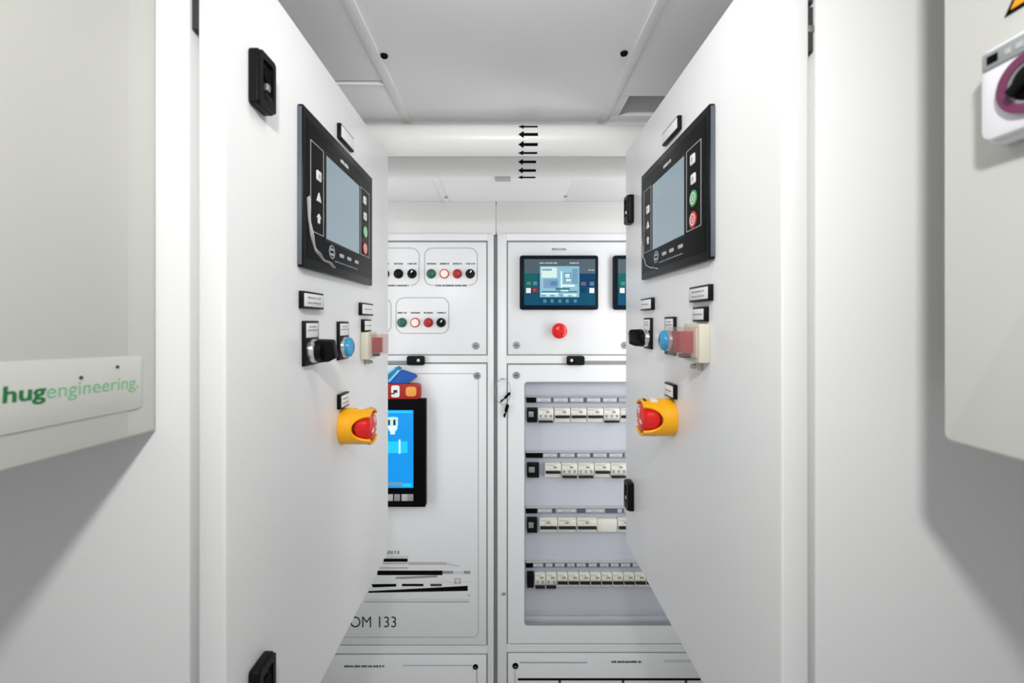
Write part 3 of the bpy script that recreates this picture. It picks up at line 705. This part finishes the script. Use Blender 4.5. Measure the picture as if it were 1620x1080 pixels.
def estop(side, yc, zc, label):
    loc, rz = site(side, yc, yc, zc, zc)
    t = thing('emergency_stop', label, 'emergency stop', loc, rz, 'emergency stops on the side doors')
    R = .0275
    b = B()
    b.lathe([(0, -.020), (R-.004, -.020), (R-.0005, -.0195), (R, -.018), (R, -.001), (R-.001, 0), (0, 0)], 'yellow', n=48)
    # shroud: a collar with a rounded opening on either side
    N = 144; al = math.radians(42); sec = []
    for k in range(N):
        th = 2*PI*k/N; dd = abs((th+PI/2) % PI - PI/2)
        h = .047 if dd >= al else .021+.026*(1-math.sqrt(max(0, 1-(dd/al)**2)))
        sec.append((th, h))
    tb = bmesh.new(); vs = []
    for th, h in sec:
        c_, s_ = math.cos(th), math.sin(th)
        vs.append([tb.verts.new(p) for p in ((R*c_, -.017, R*s_), (R*c_, -h+.0006, R*s_), ((R-.0006)*c_, -h, (R-.0006)*s_), ((R-.0034)*c_, -h, (R-.0034)*s_), ((R-.0038)*c_, -.017, (R-.0038)*s_))])
    for k in range(N):
        a, c = vs[k], vs[(k+1) % N]
        for q in range(4): tb.faces.new((a[q], a[q+1], c[q+1], c[q]))
    b._merge(tb, 'yellow')
    b.build('housing', t)
    b = B(); b.lathe([(0, -.031), (.0185, -.031), (.0195, -.020), (0, -.020)], 'reddk', n=32); b.build('stem', t)
    b = B(); b.lathe([(0, -.0485), (.012, -.048), (.0185, -.0462), (.0226, -.042), (.0230, -.030), (.0215, -.0245), (.0185, -.0235), (0, -.0235)], 'redm', n=40)
    for k in range(3): b.box(-.001, .001, -.0492, -.0475, .006, .014, 'card', mx=Matrix.Rotation(k*2*PI/3, 4, 'Y'))
    b.build('mushroom_head', t)
    b = B()
    for q, am in enumerate((math.radians(82), math.radians(264))):
        n = 8; a0, a1 = am-math.radians(20), am+math.radians(20)
        outer = [((R+.0004)*math.cos(a0+(a1-a0)*i/n), (R+.0004)*math.sin(a0+(a1-a0)*i/n)) for i in range(n+1)]
        inner = [((R-.0005)*math.cos(a0+(a1-a0)*i/n), (R-.0005)*math.sin(a0+(a1-a0)*i/n)) for i in range(n+1)]
        b.prism(outer+inner[::-1], -.034, -.024, 'card')
        b.prism([((R+.0007)*math.cos(am+x), (R+.0007)*math.sin(am+x)) for x in (-.25, .1)]+[((R)*math.cos(am+x), (R)*math.sin(am+x)) for x in (.1, -.25)], -.044, -.040, 'dgrey')
    b.build('warning_sticker', t)

# left door
nameplate('L', .674, .733, .2735, .296, 'blank framed nameplate above the left operator panel', 0)
hmi('L', .5455, .8293, .0668, .2625, 'black operator panel with pale display on the left door')
nameplate('L', .549, .611, .0172, .0385, 'wide framed nameplate just below the left operator panel')
selector('L', .557, .599, -.054, .0022, -.036, 'black handled selector switch on the left door, beside the blue button')
blue_button('L', .672, .714, -.056, .0015, -.0375, 'blue push button with silver collar on the left door')
nameplate('L', .773, .840, .0125, .034, 'framed nameplate near the far edge of the left door, upper of two', 1)
nameplate('L', .786, .828, -.0160, .0055, 'small framed nameplate directly above the red rocker switch on the left door', 0, 1)
guard('L', .784, .836, -.064, -.017, 'red rocker switch in cream housing under clear cover on the left door')
nameplate('L', .674, .711, -.129, -.107, 'small framed nameplate above the emergency stop on the left door', 2)
estop('L', .7005, -.159, 'yellow shrouded red emergency stop on the left door')
# right door
nameplate('R', .636, .700, .2705, .290, 'blank framed nameplate above the right operator panel', 0)
hmi('R', .5344, .803, .0745, .2575, 'black operator panel with pale display on the right door')
nameplate('R', .539, .597, .026, .0457, 'wide framed nameplate just below the right operator panel')
nameplate('R', .551, .586, .001, .0195, 'small framed nameplate directly above the red rocker switch on the right door', 0, 1)
nameplate('R', .7517, .8126, .021, .0415, 'framed nameplate above the selector switch on the right door', 1)
selector('R', .761, .800, -.045, .008, -.0265, 'black handled selector switch on the right door, near its far edge')
blue_button('R', .655, .695, -.048, .0085, -.0265, 'blue push button with silver collar on the right door')
guard('R', .5476, .5955, -.049, -.0015, 'red rocker switch in cream housing under clear cover on the right door')
nameplate('R', .652, .690, -.1105, -.0896, 'small framed nameplate above the emergency stop on the right door', 1)
estop('R', .6765, -.1405, 'yellow shrouded red emergency stop on the right door')

# ------------------------------------------------------------------ enclosures in the foreground
# left: fixed to the end of the left cabinet, face towards the passage
XF = -.3107; yw = .4055
t = thing('wall_enclosure', 'warm white enclosure with green lettering on the end of the left cabinet', 'enclosure', (-.42, .28, -.10+H0)); off = (-.42, .28, -.10+H0)
def zb(y, z_at, slope=.0290): return z_at+H0+(yw-y)*slope      # the lower edge falls gently away
b = B(); poly = [(.12, zb(.12, -.0968)), (yw, zb(yw, -.0968)), (yw, .335+H0), (.12, .335+H0)]
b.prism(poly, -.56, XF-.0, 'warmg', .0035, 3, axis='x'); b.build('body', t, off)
pl = [(.16, zb(.16, -.0733)), (.382, zb(.382, -.0733)), (.3865, zb(.3865, -.0722)), (.388, zb(.388, -.0690)), (.388, -.0325+H0), (.387, -.0295+H0), (.384, zb(.384, -.0285, .034)), (.16, zb(.16, -.0285, .034))]
b = B(); b.prism(pl, XF-.001, XF+.0016, 'warmg', .0012, 2, axis='x'); plate = b.build('label_plate', t, off)
def on_face(y, z): return Matrix.Translation((XF+.0016, y, z+H0))@Matrix.Rotation(PI/2, 4, 'Z')@Matrix.Rotation(math.radians(2.6), 4, 'Y')
b = B(); text_mesh(b, 'hug', 'huggreen', .0262, .0142, on_face(.2795, -.0494), .022); b.build('lettering', plate, off)['label'] = 'bold dark green lettering'
b = B(); text_mesh(b, 'engineering.', 'hugpale', .0765, .0142, on_face(.3062, -.0510), -.004); b.build('lettering', plate, off)['label'] = 'thin pale green lettering'
for y, z in ((.331, -.0400), (.362, -.0352)):
    b = B(); b.lathe([(0, -.001), (.0011, -.001), (.0013, 0), (0, 0)], 'dgrey', n=14, mx=Matrix.Translation((XF+.0016, y, z+H0))@Matrix.Rotation(PI/2, 4, 'Z')); b.build('rivet', plate, off)
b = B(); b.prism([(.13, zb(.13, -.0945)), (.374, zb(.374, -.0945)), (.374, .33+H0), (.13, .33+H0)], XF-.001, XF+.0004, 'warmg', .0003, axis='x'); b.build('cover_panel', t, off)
# right: stands a hand's breadth off the end of the right cabinet on a bracket
XG = .301; yg = .314
t = thing('switch_enclosure', 'warm white enclosure with rotary switch in front of the right wall cabinet', 'enclosure', (.45, .2, -.08+H0)); off = (.45, .2, -.08+H0)
b = B(); pl = [(.08, -.0833+H0)] + [(yg-.006+.006*math.cos(a), -.0816+.006+.006*math.sin(a)+H0) for a in [-PI/2+PI/2*i/5 for i in range(6)]] + [(yg, .34+H0), (.08, .34+H0)]
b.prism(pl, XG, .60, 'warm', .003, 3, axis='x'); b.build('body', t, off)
b = B(); b.box(.47, .55, yg-.001, .406, .05+H0, .25+H0, 'steel', .002); b.build('bracket', t, off)
b = B(); b.prism([(.2743, .1836+H0), (.214, .1836+H0), (.244, .238+H0)], XG-.0006, XG+.0005, 'ink', axis='x'); b.prism([(.2705, .1858+H0), (.2178, .1858+H0), (.244, .2335+H0)], XG-.0010, XG, 'orangew', axis='x'); b.build('warning_triangle', t, off)
rs = thing('rotary_switch', 'white rotary switch with plum ring and grey tag on the right foreground enclosure', 'switch', (XG, .246, .132+H0), -PI/2)
b = B(); b.prism(rrect(-.030, .030, -.0265, .0315, .006), -.010, 0, 'switchw', .003, 3); b.prism(rrect(-.028, .028, -.0245, .0295, .006), -.0155, -.008, 'switchw', .002, 2); b.build('plate', rs)
b = B(); b.box(-.026, .026, -.0166, -.0150, .0170, .0270, 'taggrey', .0005); b.box(-.023, -.017, -.0170, -.0164, .0195, .0245, 'ink', .0003); b.dashes(-.013, .02, .022, .004, -.0170, -.0164, 'lgrey', .004); b.build('tag', rs)
b = B(); b.ring(circ(0, -.001, .0165, 40), circ(0, -.001, .0115, 40), -.0185, -.0150, 'plum'); b.ring(circ(0, -.001, .0116, 40), circ(0, -.001, .0100, 40), -.0175, -.0150, 'grey'); b.build('ring', rs)
b = B(); b.lathe([(0, -.0195), (.0080, -.0185), (.0095, -.0175), (.0100, -.0150), (0, -.0150)], 'blackm', (0, 0, -.001), 32); b.box(-.003, .003, -.0225, -.019, -.0095, .0085, 'charcoal', .001, mx=Matrix.Rotation(.9, 4, 'Y')); b.build('knob', rs)

# ------------------------------------------------------------------ light
def area(name, loc, target, sx, sy, power, col=(1, 1, 1), disk=False):
    l = bpy.data.lights.new(name, 'AREA'); l.shape = 'DISK' if disk else 'RECTANGLE'; l.size = sx; l.size_y = sy; l.energy = power; l.color = col
    o = bpy.data.objects.new(name, l); C.objects.link(o); o.location = loc
    o.rotation_euler = (Vector(target)-Vector(loc)).to_track_quat('-Z', 'Y').to_euler(); return o
area('lamp_over_passage', (-.005, -.10, .345+H0), (0, .55, -.25+H0), .06, .06, 2.8, (1, .99, .97), True)
area('fill_mid_passage', (0, .44, .415+H0), (0, 1.35, -.55+H0), .26, .08, .7)  # added fill above the frame, brightens the end cabinets
area('unseen_fill_left', (-SW+.03, 1.24, -.19+H0), (0, 1.40, -.22+H0), .26, 1.18, 1.9)  # added fill hidden behind the left door, evens out the end cabinets
area('unseen_fill_right', (SW-.03, 1.22, -.19+H0), (0, 1.40, -.22+H0), .26, 1.18, 3.3)  # added fill hidden behind the right door, stronger than the left one
w = bpy.data.worlds.new('daylight'); bpy.context.scene.world = w; w.use_nodes = True
bg = w.node_tree.nodes['Background']; bg.inputs[0].default_value = (.95, .97, 1, 1); bg.inputs[1].default_value = .36

# ------------------------------------------------------------------ camera
cd = bpy.data.cameras.new('camera'); cd.sensor_width = 36; cd.lens = 16
cd.shift_x = 10/1620; cd.shift_y = -30/1620; cd.clip_start = .01
cd.dof.use_dof = True; cd.dof.focus_distance = 1.1; cd.dof.aperture_fstop = 7
co = bpy.data.objects.new('camera', cd); C.objects.link(co); co.location = (0, 0, H0); co.rotation_euler = (PI/2, 0, 0)
sc_ = bpy.context.scene; sc_.camera = co
vs = sc_.view_settings; vs.view_transform = 'Standard'; vs.look = 'None'; vs.exposure = .57; vs.gamma = 1.; vs.use_curve_mapping = False
